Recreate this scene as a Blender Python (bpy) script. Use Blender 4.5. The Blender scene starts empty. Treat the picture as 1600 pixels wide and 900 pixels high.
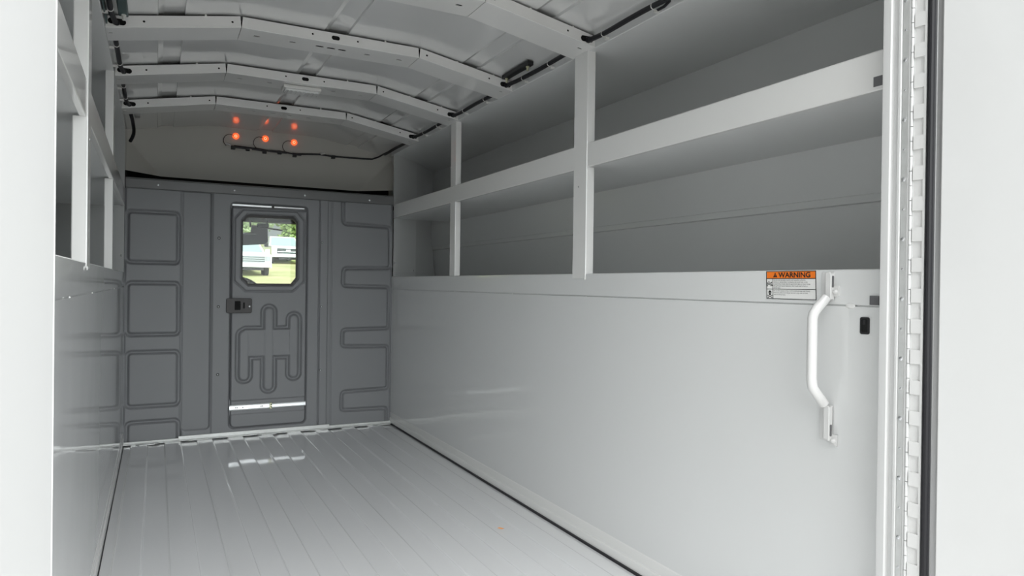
import bpy, bmesh, math, random
import numpy as np
from mathutils import Vector, Matrix
random.seed(7)
S = bpy.context.scene
COL = S.collection

# ------------------------------------------------------------------ camera
cam_d = bpy.data.cameras.new('camera')
cam = bpy.data.objects.new('camera', cam_d); COL.objects.link(cam)
YAW, PITCH, ROLL, FPX = 0.476684, -0.004495, 0.01244, 1075.4
fw = Vector((math.sin(YAW)*math.cos(PITCH), math.cos(YAW)*math.cos(PITCH), math.sin(PITCH)))
r0 = Vector((math.cos(YAW), -math.sin(YAW), 0)); u0 = r0.cross(fw)
rt = math.cos(ROLL)*r0 + math.sin(ROLL)*u0; up = -math.sin(ROLL)*r0 + math.cos(ROLL)*u0
m = Matrix.Identity(4)
for i in range(3):
    m[i][0] = rt[i]; m[i][1] = up[i]; m[i][2] = -fw[i]
m[2][3] = 0.8094
cam.matrix_world = m
cam_d.sensor_width = 36; cam_d.lens = FPX/1600*36; cam_d.clip_start = 0.02; cam_d.clip_end = 400
S.camera = cam

# ------------------------------------------------------------------ world: bright overcast sky
w = bpy.data.worlds.new('overcast'); S.world = w; w.use_nodes = True
nt = w.node_tree; nt.nodes.clear()
out = nt.nodes.new('ShaderNodeOutputWorld'); bg = nt.nodes.new('ShaderNodeBackground')
geo = nt.nodes.new('ShaderNodeTexCoord'); sep = nt.nodes.new('ShaderNodeSeparateXYZ')
ramp = nt.nodes.new('ShaderNodeValToRGB')
ramp.color_ramp.elements[0].position = 0.45; ramp.color_ramp.elements[0].color = (0.86, 0.92, 0.93, 1)
ramp.color_ramp.elements[1].position = 0.85; ramp.color_ramp.elements[1].color = (1.0, 1.0, 1.0, 1)
mp = nt.nodes.new('ShaderNodeMapRange'); mp.inputs[1].default_value = -1; mp.inputs[2].default_value = 1
nt.links.new(geo.outputs['Generated'], sep.inputs[0]); nt.links.new(sep.outputs['Z'], mp.inputs[0])
nt.links.new(mp.outputs[0], ramp.inputs[0]); nt.links.new(ramp.outputs[0], bg.inputs[0])
bg.inputs[1].default_value = 1.0
# sky glow added behind the truck to light the deep interior
dotn = nt.nodes.new('ShaderNodeVectorMath'); dotn.operation = 'DOT_PRODUCT'
gd = Vector((.25, -.86, .44)).normalized(); dotn.inputs[1].default_value = gd
nt.links.new(geo.outputs['Generated'], dotn.inputs[0])
mr2 = nt.nodes.new('ShaderNodeMapRange'); mr2.inputs[1].default_value = 0.35; mr2.inputs[2].default_value = 1.0
mr2.inputs[3].default_value = 0.42; mr2.inputs[4].default_value = 6.0; mr2.interpolation_type = 'SMOOTHSTEP'
nt.links.new(dotn.outputs['Value'], mr2.inputs[0]); nt.links.new(mr2.outputs[0], bg.inputs[1])
nt.links.new(bg.outputs[0], out.inputs[0])

S.view_settings.view_transform = 'Standard'; S.view_settings.look = 'None'
S.view_settings.gamma = 1; S.view_settings.use_curve_mapping = False
S.view_settings.exposure = 0.10

# ------------------------------------------------------------------ materials
def mat(name, color, rough=0.5, metal=0.0, coat=0.0, coat_rough=0.03, bump=None, var=None, emit=None, spec=0.5):
    ma = bpy.data.materials.new(name); ma.use_nodes = True
    t = ma.node_tree; b = t.nodes['Principled BSDF']
    b.inputs['Base Color'].default_value = (*color, 1)
    b.inputs['Roughness'].default_value = rough; b.inputs['Metallic'].default_value = metal
    b.inputs['Coat Weight'].default_value = coat; b.inputs['Coat Roughness'].default_value = coat_rough
    b.inputs['Specular IOR Level'].default_value = spec
    tc = t.nodes.new('ShaderNodeTexCoord')
    if bump:
        n = t.nodes.new('ShaderNodeTexNoise'); n.inputs['Scale'].default_value = bump[0]; n.inputs['Detail'].default_value = 2
        t.links.new(tc.outputs['Object'], n.inputs['Vector'])
        bp = t.nodes.new('ShaderNodeBump'); bp.inputs['Distance'].default_value = bump[1]; bp.inputs['Strength'].default_value = 1
        t.links.new(n.outputs['Fac'], bp.inputs['Height'])
        t.links.new(bp.outputs['Normal'], b.inputs['Normal']); t.links.new(bp.outputs['Normal'], b.inputs['Coat Normal'])
    if var:
        n = t.nodes.new('ShaderNodeTexNoise'); n.inputs['Scale'].default_value = var[0]; n.inputs['Detail'].default_value = 5
        t.links.new(tc.outputs['Object'], n.inputs['Vector'])
        r = t.nodes.new('ShaderNodeValToRGB')
        r.color_ramp.elements[0].position = 0.35; r.color_ramp.elements[1].position = 0.65
        r.color_ramp.elements[0].color = (*color, 1); r.color_ramp.elements[1].color = (*var[1], 1)
        t.links.new(n.outputs['Fac'], r.inputs[0]); t.links.new(r.outputs[0], b.inputs['Base Color'])
    if emit:
        b.inputs['Emission Color'].default_value = (*emit[0], 1); b.inputs['Emission Strength'].default_value = emit[1]
    return ma
def glass(name, tint=(1, 1, 1), mixf=0.06):
    ma = bpy.data.materials.new(name); ma.use_nodes = True; t = ma.node_tree; t.nodes.clear()
    o = t.nodes.new('ShaderNodeOutputMaterial'); mx = t.nodes.new('ShaderNodeMixShader')
    tr = t.nodes.new('ShaderNodeBsdfTransparent'); tr.inputs[0].default_value = (*tint, 1)
    gl = t.nodes.new('ShaderNodeBsdfGlossy'); gl.inputs['Roughness'].default_value = 0.01
    mx.inputs[0].default_value = mixf
    t.links.new(tr.outputs[0], mx.inputs[1]); t.links.new(gl.outputs[0], mx.inputs[2]); t.links.new(mx.outputs[0], o.inputs[0])
    return ma

PAINT = mat('light_grey_gloss_paint', (0.74, 0.75, 0.745), 0.35, coat=1.0, coat_rough=0.05, bump=(2.2, 0.0015))
PAINT2 = mat('light_grey_compartment_paint', (0.72, 0.73, 0.725), 0.45, coat=0.35, coat_rough=0.2)
NOSEM = mat('dull_cream_grey_primer', (0.56, 0.55, 0.51), 0.75, spec=0.15)
WHITED = mat('white_door_paint', (0.64, 0.645, 0.64), 0.5, spec=0.1)
POST = mat('light_grey_trim_paint', (0.81, 0.81, 0.795), 0.3, coat=0.8, coat_rough=0.05)
ROOF = mat('gloss_roof_paint', (0.74, 0.745, 0.74), 0.3, coat=1.0, coat_rough=0.01)
ROOF.node_tree.nodes['Principled BSDF'].inputs['Coat IOR'].default_value = 1.9
FLOORM = mat('light_grey_floor_paint', (0.80, 0.81, 0.82), 0.3, coat=1.0, coat_rough=0.05, bump=(2, 0.0006))
PAINT.node_tree.nodes['Principled BSDF'].inputs['Coat IOR'].default_value = 1.65
FLOORM.node_tree.nodes['Principled BSDF'].inputs['Coat IOR'].default_value = 1.7
BULK = mat('dark_grey_moulded_panel', (0.23, 0.235, 0.245), 0.5)
BEAMM = mat('grey_beam_paint', (0.13, 0.133, 0.133), 0.45, coat=0.15, coat_rough=0.3)
WHITE = mat('white_exterior_paint', (0.73, 0.735, 0.73), 0.35, coat=0.6, coat_rough=0.08)
WHITEP = mat('white_powder_coat', (0.72, 0.72, 0.71), 0.3, coat=0.6, coat_rough=0.1)
GALV = mat('galvanised_steel', (0.60, 0.61, 0.60), 0.38, metal=0.3, bump=(120, 0.0003), var=(35, (0.66, 0.67, 0.66)))
ZINC = mat('bright_zinc_steel', (0.78, 0.79, 0.80), 0.22, metal=0.9)
RAILM = mat('polished_slide_steel', (0.85, 0.87, 0.88), 0.35, metal=0.55)
BLACK = mat('black_plastic', (0.012, 0.012, 0.013), 0.45)
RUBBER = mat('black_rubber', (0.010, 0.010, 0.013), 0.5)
DARKP = mat('dark_brown_plastic', (0.022, 0.019, 0.019), 0.45)
SHADE = mat('black_cavity_shade', (0.004, 0.004, 0.004), 0.9)  # shade of gaps, holes and hollows put into a black colour
GREYT = mat('grey_foam_tape', (0.14, 0.14, 0.145), 0.8)
ALU = mat('brushed_aluminium', (0.42, 0.42, 0.42), 0.4, metal=0.7)
ORANGE = mat('orange_label_ink', (0.90, 0.20, 0.012), 0.5)
LABEL = mat('white_label_film', (0.82, 0.82, 0.80), 0.4)
INK = mat('black_label_ink', (0.01, 0.01, 0.01), 0.5)
GLOW = mat('glowing_orange_lens', (0.9, 0.15, 0.03), 0.4, emit=((1.0, 0.13, 0.035), 1.1))  # emission puts in daylight shining through the lens from outside
GLOWC = mat('bright_orange_lens_core', (0.95, 0.35, 0.2), 0.4, emit=((1.0, 0.42, 0.22), 1.3))  # core emission likewise stands for daylight behind the lens
WIRE = mat('dark_brown_wire', (0.02, 0.017, 0.012), 0.5)
NYLON = mat('white_nylon', (0.75, 0.75, 0.72), 0.4)
BRASS = mat('yellow_zinc_bolt', (0.55, 0.55, 0.38), 0.35, metal=0.5)
TEAL = mat('dark_teal_bracket', (0.05, 0.085, 0.085), 0.4)
DOME = mat('frosted_lamp_cover', (0.78, 0.79, 0.78), 0.25, coat=0.5)
GLS = glass('clear_glass', (0.97, 0.99, 0.98), 0.012)
WSG = glass('windscreen_glass', (0.92, 0.97, 0.95), 0.01)
HEADL = mat('dark_headliner', (0.05, 0.048, 0.046), 0.9)
VISOR = mat('grey_visor_fabric', (0.22, 0.21, 0.235), 0.8)
DASH = mat('charcoal_dash', (0.045, 0.04, 0.035), 0.6)
TRUCKW = mat('white_car_paint', (0.85, 0.86, 0.87), 0.3, coat=1.0)
TGLASS = mat('tinted_windscreen', (0.30, 0.38, 0.38), 0.08, coat=1)
SILV = mat('silver_grille', (0.28, 0.30, 0.31), 0.4, metal=0.3)
GRILLE = mat('dark_grille', (0.03, 0.04, 0.04), 0.4)
CHROME = mat('chrome', (0.85, 0.86, 0.87), 0.15, metal=1)
TYRE = mat('tyre_rubber', (0.02, 0.02, 0.02), 0.8)
LEAF = mat('green_leaves', (0.22, 0.32, 0.10), 0.6, var=(1.4, (0.38, 0.50, 0.20)))
LEAF2 = mat('pale_green_leaves', (0.32, 0.42, 0.22), 0.6, var=(1.2, (0.45, 0.55, 0.32)))
BARK = mat('brown_bark', (0.10, 0.07, 0.05), 0.9)
GRASS = mat('mown_grass', (0.30, 0.36, 0.12), 0.9, var=(0.35, (0.58, 0.52, 0.30)))
GRAVEL = mat('pale_gravel', (0.42, 0.41, 0.39), 0.95, var=(12, (0.52, 0.51, 0.49)))

# ------------------------------------------------------------------ helpers
def sharpen(me, ang=28):
    bm = bmesh.new(); bm.from_mesh(me)
    for f in bm.faces: f.smooth = True
    a = math.radians(ang)
    for e in bm.edges:
        if len(e.link_faces) != 2 or e.calc_face_angle(0) > a: e.smooth = False
    bm.to_mesh(me); bm.free()
class MB:
    def __init__(s): s.v = []; s.f = []
    def add(s, vs, fs):
        n = len(s.v); s.v += [tuple(v) for v in vs]; s.f += [tuple(i+n for i in f) for f in fs]; return s
    def box(s, x0, x1, y0, y1, z0, z1):
        return s.add([(x, y, z) for z in (z0, z1) for y in (y0, y1) for x in (x0, x1)],
                     [(0, 2, 3, 1), (4, 5, 7, 6), (0, 1, 5, 4), (2, 6, 7, 3), (0, 4, 6, 2), (1, 3, 7, 5)])
    def obox(s, c, U, V, N, a, b, t):
        """box centred c with half sizes a,b,t along U,V,N"""
        c = Vector(c); U = Vector(U); V = Vector(V); N = Vector(N)
        vs = [c+U*a*i+V*b*j+N*t*k for k in (-1, 1) for j in (-1, 1) for i in (-1, 1)]
        return s.add(vs, [(0, 2, 3, 1), (4, 5, 7, 6), (0, 1, 5, 4), (2, 6, 7, 3), (0, 4, 6, 2), (1, 3, 7, 5)])
    def prism(s, pts, fn, a, b):
        """extrude polygon pts with fn(p,t) from t=a to t=b, capped"""
        n = len(pts)
        return s.add([fn(p, a) for p in pts]+[fn(p, b) for p in pts],
                     [tuple(range(n))[::-1], tuple(range(n, 2*n))]+[(i, (i+1) % n, (i+1) % n+n, i+n) for i in range(n)])
    def strip(s, pts, fn, ts):
        """open polyline swept over ts"""
        n = len(pts); vs = []; fs = []
        for t in ts: vs += [fn(p, t) for p in pts]
        for k in range(len(ts)-1):
            for i in range(n-1): fs.append((k*n+i, k*n+i+1, (k+1)*n+i+1, (k+1)*n+i))
        return s.add(vs, fs)
    def tube(s, path, r, n=10, caps=True, squash=None):
        P = [Vector(p) for p in path]; rs = r if isinstance(r, (list, tuple)) else [r]*len(P)
        vs = []; fs = []; prev = None
        for i, p in enumerate(P):
            d = (P[min(i+1, len(P)-1)]-P[max(i-1, 0)]).normalized()
            a = prev if prev else (Vector((0, 0, 1)) if abs(d.z) < .9 else Vector((1, 0, 0)))
            a = (a-d*a.dot(d)).normalized(); prev = a; b = d.cross(a)
            for k in range(n):
                t = 2*math.pi*k/n; vs.append(p+a*math.cos(t)*rs[i]+b*math.sin(t)*rs[i])
        for i in range(len(P)-1):
            for k in range(n): fs.append((i*n+k, i*n+(k+1) % n, (i+1)*n+(k+1) % n, (i+1)*n+k))
        if caps: fs += [tuple(range(n))[::-1], tuple((len(P)-1)*n+k for k in range(n))]
        return s.add(vs, fs)
    def disc(s, c, N, r, t, n=16, r2=None):
        c = Vector(c); N = Vector(N).normalized(); return s.tube([c, c+N*t], [r, r2 if r2 is not None else r], n)
    def dome(s, c, N, r, h, n=14):
        c = Vector(c); N = Vector(N).normalized()
        return s.tube([c, c+N*h*.5, c+N*h*.85, c+N*h], [r, r*.88, r*.55, r*.1], n)
    def build(s, name, material, parent=None, bevel=0, seg=2, sharp=28, recalc=True):
        me = bpy.data.meshes.new(name); me.from_pydata(s.v, [], s.f); me.materials.append(material)
        if recalc:
            bm = bmesh.new(); bm.from_mesh(me); bmesh.ops.recalc_face_normals(bm, faces=bm.faces); bm.to_mesh(me); bm.free()
        sharpen(me, sharp)
        return link(name, me, parent, bevel, seg)
def link(name, me, parent=None, bevel=0, seg=2):
    o = bpy.data.objects.new(name, me); COL.objects.link(o)
    if parent: o.parent = parent; o.matrix_parent_inverse = parent.matrix_basis.inverted()
    if bevel:
        b = o.modifiers.new('bevel', 'BEVEL'); b.width = bevel; b.segments = seg; b.limit_method = 'ANGLE'; b.angle_limit = math.radians(35)
    return o
def empty(name, loc=(0, 0, 0)):
    o = bpy.data.objects.new(name, None); COL.objects.link(o); o.location = loc; o.empty_display_size = .05
    return o
def tag(o, label, cat, group=None):
    o['label'] = label; o['category'] = cat
    if group: o['group'] = group
    return o
def struct(o, label=None):
    o['kind'] = 'structure'
    if label: o['label'] = label
    return o
def plate(name, material, outer, holes, th, O, U, V, parent=None, bevel=0):
    """flat plate with real holes; outline in (u,v), thickness th along UxV, starting at O"""
    cu = bpy.data.curves.new(name, 'CURVE'); cu.dimensions = '2D'; cu.fill_mode = 'BOTH'; cu.extrude = th/2
    for poly in [outer]+holes:
        sp = cu.splines.new('POLY'); sp.points.add(len(poly)-1)
        for i, (a, b) in enumerate(poly): sp.points[i].co = (a, b, 0, 1)
        sp.use_cyclic_u = True
    tmp = bpy.data.objects.new('tmp', cu); COL.objects.link(tmp)
    dg = bpy.context.evaluated_depsgraph_get(); dg.update()
    me = bpy.data.meshes.new_from_object(tmp.evaluated_get(dg)); bpy.data.objects.remove(tmp); me.name = name
    U = Vector(U); V = Vector(V); N = U.cross(V); O = Vector(O)
    for v in me.vertices:
        c = v.co.copy(); v.co = O+U*c.x+V*c.y+N*(c.z+th/2)
    me.materials.clear(); me.materials.append(material); sharpen(me)
    return link(name, me, parent, bevel)
def oval(cx, cy, a, b, n=20):
    """stadium / circle with half extents a,b (a>=b)"""
    r = min(a, b); dx = a-r; dy = b-r; o = []
    for k in range(n):
        t = 2*math.pi*(k+.5)/n; c, s_ = math.cos(t), math.sin(t)
        o.append((cx+(dx if c > 0 else -dx)+r*c, cy+(dy if s_ > 0 else -dy)+r*s_))
    return o
def rrect(x0, x1, z0, z1, r, n=6):
    o = []
    for cx, cz, a0 in ((x1-r, z1-r, 0), (x0+r, z1-r, 90), (x0+r, z0+r, 180), (x1-r, z0+r, 270)):
        for k in range(n+1):
            a = math.radians(a0+90*k/n); o.append((cx+r*math.cos(a), cz+r*math.sin(a)))
    return o
def text_mesh(body, size, align='LEFT', sx=1.0, bold=0.0):
    cu = bpy.data.curves.new('t', 'FONT'); cu.body = body; cu.size = size; cu.align_x = align; cu.offset = bold
    tmp = bpy.data.objects.new('tmp', cu); COL.objects.link(tmp)
    dg = bpy.context.evaluated_depsgraph_get(); dg.update()
    me = bpy.data.meshes.new_from_object(tmp.evaluated_get(dg)); bpy.data.objects.remove(tmp)
    for v in me.vertices: v.co.x *= sx
    return me
# numpy signed distances
def sd_rr(X, Z, x0, x1, z0, z1, r):
    cx, cz = (x0+x1)/2, (z0+z1)/2
    qx = np.abs(X-cx)-(x1-x0)/2+r; qz = np.abs(Z-cz)-(z1-z0)/2+r
    return np.hypot(np.maximum(qx, 0), np.maximum(qz, 0))+np.minimum(np.maximum(qx, qz), 0)-r
def sd_seg(X, Z, pts):
    d = np.full(X.shape, 9.0)
    for (ax, az), (bx, bz) in zip(pts[:-1], pts[1:]):
        vx, vz = bx-ax, bz-az; L = vx*vx+vz*vz
        t = np.clip(((X-ax)*vx+(Z-az)*vz)/L, 0, 1)
        d = np.minimum(d, np.hypot(X-ax-t*vx, Z-az-t*vz))
    return d
def sd_poly(X, Z, pts):
    d = sd_seg(X, Z, pts+[pts[0]]); ins = np.zeros(X.shape, bool); n = len(pts)
    for i in range(n):
        (ax, az), (bx, bz) = pts[i], pts[(i+1) % n]
        if az == bz: continue
        c = ((az > Z) != (bz > Z)) & (X < (bx-ax)*(Z-az)/(bz-az)+ax)
        ins ^= c
    return np.where(ins, -d, d)
def sm(t):
    t = np.clip(t, 0, 1); return t*t*(3-2*t)
def groove(d, c, hw, soft):
    """1 within |d-c|<hw, falling to 0 over soft"""
    return sm(1-(np.abs(d-c)-hw)/soft)
def roundpath(pts, r, n=5):
    o = [pts[0]]
    for a, b, c in zip(pts[:-2], pts[1:-1], pts[2:]):
        a, b, c = Vector(a), Vector(b), Vector(c); p = b+(a-b).normalized()*r; q = b+(c-b).normalized()*r
        for k in range(n+1):
            t = k/n; o.append(tuple((1-t)**2*p+2*t*(1-t)*b+t*t*q))
    return o+[pts[-1]]
def heightfield(name, material, x0, x1, z0, z1, step, Y, hfn, keep=None, parent=None):
    nx = int((x1-x0)/step)+1; nz = int((z1-z0)/step)+1
    X, Z = np.meshgrid(np.linspace(x0, x1, nx), np.linspace(z0, z1, nz))
    H = hfn(X, Z); V = np.stack([X, Y-H, Z], -1).reshape(-1, 3)
    I = np.arange(nx*nz).reshape(nz, nx)
    F = np.stack([I[:-1, :-1], I[:-1, 1:], I[1:, 1:], I[1:, :-1]], -1).reshape(-1, 4)
    if keep is not None:
        F = F[keep((X[:-1, :-1]+X[1:, 1:]).reshape(-1)/2, (Z[:-1, :-1]+Z[1:, 1:]).reshape(-1)/2)]
    me = bpy.data.meshes.new(name); me.from_pydata(V.tolist(), [], F.tolist()); me.materials.append(material)
    me.polygons.foreach_set('use_smooth', [True]*len(F)); me.update()
    return link(name, me, parent)

# ------------------------------------------------------------------ main dimensions (metres)
XL, XR, D = -0.143, 1.217, 3.87
YB = 0.81            # inner plane of the rear frame
def side(s, d): return XR+d if s > 0 else XL-d
RIBZ = [(XL, 1.558), (0.235, 1.626), (0.836, 1.626), (XR, 1.558)]
def roofz(x):
    pts = [(XL-.01, 1.597), (0.235, 1.667), (0.836, 1.667), (XR+.01, 1.597)]
    z = 0
    for (a, za), (b, zb) in zip(pts[:-1], pts[1:]):
        if a <= x <= b: z = za+(zb-za)*(x-a)/(b-a)
    if x > XR+.01: z = 1.597-(x-XR-.01)*.18
    for c in (0.235, 0.836):                # soften both bends
        if abs(x-c) < .06: z -= .0016*(1-abs(x-c)/.06)**2*1.5
    return z

# ================================================================== STRUCTURE
# ---- ground outside
def gz(y):
    if y < 9: return -0.86
    if y < 36: return -0.86+(1.07+.86)*((y-9)/27)**1.0
    return 1.07+(y-36)*0.088
mb = MB(); ys = [-30, -10, 0, 3, 6, 9]+[9+3*i for i in range(1, 36)]
mb.strip([(-60,), (-20,), (0,), (10,), (30,), (80,)], lambda p, t: (p[0], t, gz(t)), [y for y in ys if y >= 9])
struct(mb.build('ground', GRASS), 'sloping mown grass field with dry yellow patches beyond the truck')
mb = MB(); mb.strip([(-60,), (0,), (80,)], lambda p, t: (p[0], t, gz(t)), [-40, 0, 9])
struct(mb.build('ground_gravel', GRAVEL), 'pale gravel yard under the truck')

# ---- floor with longitudinal corrugation
mb = MB(); prof = []; x = XL+0.0085; x_end = XR-0.012
prof.append((x, 0.0)); k = 0; xx = -0.1055
while xx < x_end-0.03:
    up_ = (k % 2 == 0)
    za, zb = (0.0, 0.0045) if up_ else (0.0045, 0.0)
    prof += [(xx-.004, za), (xx-.001, za+(zb-za)*.25), (xx+.001, za+(zb-za)*.75), (xx+.004, zb)]
    xx += 0.0735; k += 1
prof.append((x_end, prof[-1][1]))
prof = [(prof[0][0], -0.03)]+prof+[(x_end, -0.03)]
mb.prism(prof, lambda p, t: (p[0], t, p[1]-0.0045), 0.74, D-0.02)
floor = struct(mb.build('floor', FLOORM, sharp=6), 'glossy light grey corrugated steel floor')
MB().box(XL-.5, XR+.5, 0.74, 4.4, -0.10, -0.034).build('underfloor', SHADE, floor)
# tiny scraps of debris reflecting on the floor
mb = MB(); mb.add([(1.012, 2.045, .0012), (1.022, 2.03, .0012), (1.030, 2.026, .004), (1.018, 2.044, .004)], [(0, 1, 2, 3)])
tag(mb.build('paint_chip', mat('orange_chip', (.8, .35, .12), .5)), 'tiny orange scrap lying on the grey floor right of centre', 'scrap')

# ---- side walls
ZS = {1: (0.775, 0.849, 1.188, 1.264), -1: (0.775, 0.849, 1.172, 1.252)}
DIAG = [(0.0, D-0.01), (0.203, 4.05), (0.44, 4.366)]
for s, nm in ((1, 'right'), (-1, 'left')):
    zs, zsill, zl0, zl1 = ZS[s]
    ex = lambda p, t: (side(s, p[0]), t, p[1])
    mb = MB()
    mb.strip([(0, .055), (0, zs), (.004, zs+.0005), (.004, zs+.003), (0, zs+.0035), (-.0028, zsill-.003), (-.001, zsill-.0008), (.004, zsill), (.03, zsill)], ex, [YB, D+.01])
    w_ = struct(mb.build('wall_'+nm, PAINT, sharp=20), 'glossy light grey sheet steel wall on the %s of the aisle' % nm)
    # bevelled skirting
    MB().strip([(-.006, -.03), (-.006, .0245), (-.0045, .0285), (-.0015, .030), (-.0015, .057), (0, .061)], ex, [YB, D+.01]).build('skirting', POST, w_, sharp=15)
    MB().box(*sorted((side(s, -.0115 if s > 0 else -.0080), side(s, -.0055))), YB-.05, D-.01, -.028, .0025 if s > 0 else -.002).build('gap_shade_strip', RUBBER, floor)  # added dark strip painting the shade of the floor edge gap
    # tack welds on the seam
    mb = MB()
    for y in ([2.93, 2.35, 1.84, .90] if s > 0 else [3.0, 2.0, 1.5]):
        rr = .011 if y < 1 else .004
        c = Vector((side(s, -.0), y, zs+.0015))
        mb.add([c+Vector((-s*.003*math.cos(a)*math.cos(b), rr*math.cos(a)*math.sin(b), rr*.5*math.sin(a))) for a in np.linspace(-1.5, 1.5, 6) for b in np.linspace(-1.57, 1.57, 8)],
               [(i*8+j, i*8+j+1, i*8+j+9, i*8+j+8) for i in range(5) for j in range(7)])
    mb.build('weld', POST, w_)
    # compartment: floor, outer back wall with crease, top, angled front corner
    back = [(.03, .80), (.47, .80), (.470, .849), (.430, 1.034), (.419, 1.036), (.417, 1.055), (.420, 1.057), (.39, 1.195), (.435, 1.557)]
    MB().strip(back, ex, [YB-.02, 4.40]).build('compartment_back', PAINT2, w_, sharp=8)
    MB().strip([(0.0, 1.602), (0, 1.5585), (.0015, 1.557), (.44, 1.557)], ex, [YB-.02, 3.92]).strip([(.072 if s > 0 else .0015, 1.557), (.44, 1.557)], ex, [3.92, 4.40]).build('compartment_top', PAINT2, w_, sharp=20)
    mb = MB()
    for a, b in zip(DIAG[:-1], DIAG[1:]):
        mb.strip([a, b], lambda p, t: (side(s, p[0]), p[1], t), [.80, 1.557])
    mb.build('corner_panel', PAINT2, w_)
    mb = MB(); mb.disc((side(s, .012), D+.0, .93), (-s*.7, -.7, 0), .006, .003); mb.disc((side(s, .18), 4.028, .89), (-s*.7, -.7, 0), .006, .003)
    mb.build('screw', ALU, w_)
    MB().strip([(.0, D-.01), (.004, D+.02), (.060, D+.085), (.069, D+.10), (.070, 4.2)] if s > 0 else [(0, D-.01), (0, 4.2)], lambda p, t: (side(s, p[0]), p[1], t), [1.26, 1.60]).build('recess_side', PAINT, w_)
    # outer body skin closes the truck to daylight
    MB().box(*(sorted((side(s, .49), side(s, .53)))), YB-.06, 4.45, -.35, 1.72).build('outer_skin', WHITE, w_)
    MB().box(*(sorted((side(s, .002), side(s, .52)))), YB-.06, YB-.03, -.35, 1.72).build('rear_skin', WHITE, w_)
    MB().box(*(sorted((side(s, 0), side(s, .53)))), 4.405, 4.45, -.35, 1.72).build('front_skin', WHITE, w_)

# ---- ceiling skin, arched, with raised longitudinal beads
def bead(x):
    z = 0
    for a, b in ((-.004, .072), (.499, .58), (1.006, 1.076)):
        z = max(z, .009*min(1, max(0, min((x-a)/.004, (b-x)/.0015, (x-a)/.0015))))
    return z
xs = sorted(set([XL-.005+i*(XR-XL+.01)/68 for i in range(69)]+[a+dx for a in (-.004, .072, .499, .58, 1.006, 1.076) for dx in (-.0015, 0, .0015)]+[XR+.075]))
mb = MB(); mb.strip([(x_, roofz(x_)+bead(x_)) for x_ in xs], lambda p, t: (p[0], t, p[1]), [YB-.02, 1.9, 2.45, 2.99, 3.52, 4.3])
ceil = struct(mb.build('ceiling', ROOF, sharp=14), 'glossy pale roof skin arched over the aisle')
MB().box(XL-.55, XR+.55, YB-.06, 4.45, 1.69, 1.73).build('outer_skin', WHITE, ceil)
MB().box(XL-.02, XR+.02, YB-.06, YB-.02, 1.52, 1.72).build('rear_header', WHITE, ceil)

# ---- front wall: recessed nose panel above, moulded bulkhead below
wf = empty('wall_front', (0.537, D, 0)); struct(wf, 'front bulkhead wall with embossed dark grey panels')
def nose(X, Z):
    h = -0.30*np.maximum(0, 1.50-Z)**1.5
    d1 = ((X-(-.143))*.168+(Z-1.55)*.148)/.224       # past the crease from the left top corner
    h += 1.2*np.maximum(0, -d1)
    d2 = ((1.257-X)*.162+(Z-1.545)*.157)/.2256
    h += 1.2*np.maximum(0, -d2)
    return h
nz_ = heightfield('nose_panel', NOSEM, XL, XR+.070, 1.368, 1.69, .006, 4.14, nose, parent=wf)
MB().box(XL-.02, XR+.10, 4.28, 4.31, 1.2, 1.50).build('gap_shade_sheet', SHADE, wf)  # black sheet painting the darkness seen through the gap above the beam
MB().box(XL-.02, XR+.08, D+.04, 4.30, 1.26, 1.262).build('gap_shade_sheet', SHADE, wf)  # black bottom sheet of the same painted dark gap

DX0, DX1, DZ0, DZ1 = .338, .736, .036, 1.226       # door opening
rects = [(-.132, .098, .899, 1.150), (-.130, .101, .539, .797), (-.128, .103, .182, .452), (-.126, .105, -.20, .104)]
serp = roundpath([(.925, 1.32), (.930, 1.141), (1.199, 1.135), (1.203, .898), (.934, .892), (.930, .792), (1.197, .788), (1.197, .549), (.931, .546),
                  (.928, .452), (1.195, .446), (1.195, .200), (.931, .195), (.929, .092), (1.190, .088), (1.190, -.1)], .022)
def bulk_h(X, Z):
    h = np.zeros(X.shape)
    # left panel rounded rectangles ringed by a soft groove; their right side falls on the fold
    for (a, b, c, d) in rects:
        h -= .017*groove(sd_rr(X, Z, a, b, c, d, .022), 0, .001, .0135)*(X < .125)
    # recessed channel beside the door frame
    ch = sd_rr(X, Z, .118, .247, .046, 2.0, .018)
    h -= .014*sm(.5-ch/.006)
    h -= .006*groove(X, .113, .001, .008)
    # door frame stands proud
    h += .006*sm((X-.252)/.008)*sm((.797-X)/.006)
    h -= .012*groove(X, .799, .0, .0045)
    h += .004*sm((X-.800)/.004)*sm((.846-X)/.004)
    h -= .010*groove(X, .849, .0005, .004)
    h -= .004*sm((X-.852)/.003)*sm((.866-X)/.004)
    h -= .008*groove(X, .867, .0, .005)
    # meander groove on the right panel
    h -= .016*groove(sd_seg(X, Z, serp), 0, .001, .0135)*sm((X-.885)/.01)
    # edges
    h -= .010*sm((X-1.206)/.006)
    h -= .008*sm((-.134-X)/.006)
    dd = sd_rr(X, Z, DX0, DX1, DZ0, DZ1, .028)
    h -= .034*sm(-dd/.003)
    return h
bk = heightfield('bulkhead_panel', BULK, XL, XR, .006, 1.262, .0032, D, bulk_h,
                 keep=lambda x, z: ~((x > DX0+.02) & (x < DX1-.02) & (z > DZ0+.05) & (z < DZ1-.03)), parent=wf)
for (x, z) in [(.285, 1.033), (.285, .678), (.285, .326), (.811, 1.031), (.811, .676), (.809, .325), (-.16, 2)]:
    if z > 1.5: continue
    y = D-.006 if x < .5 else D-.0035
    r_ = MB().disc((x, y+.001, z), (0, -1, 0), .0075, .0015).build('rivet', DARKP, wf)
    MB().dome((x, y-.0003, z), (0, -1, 0), .0042, .0035).build('rivet_head', ZINC, r_)
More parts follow.
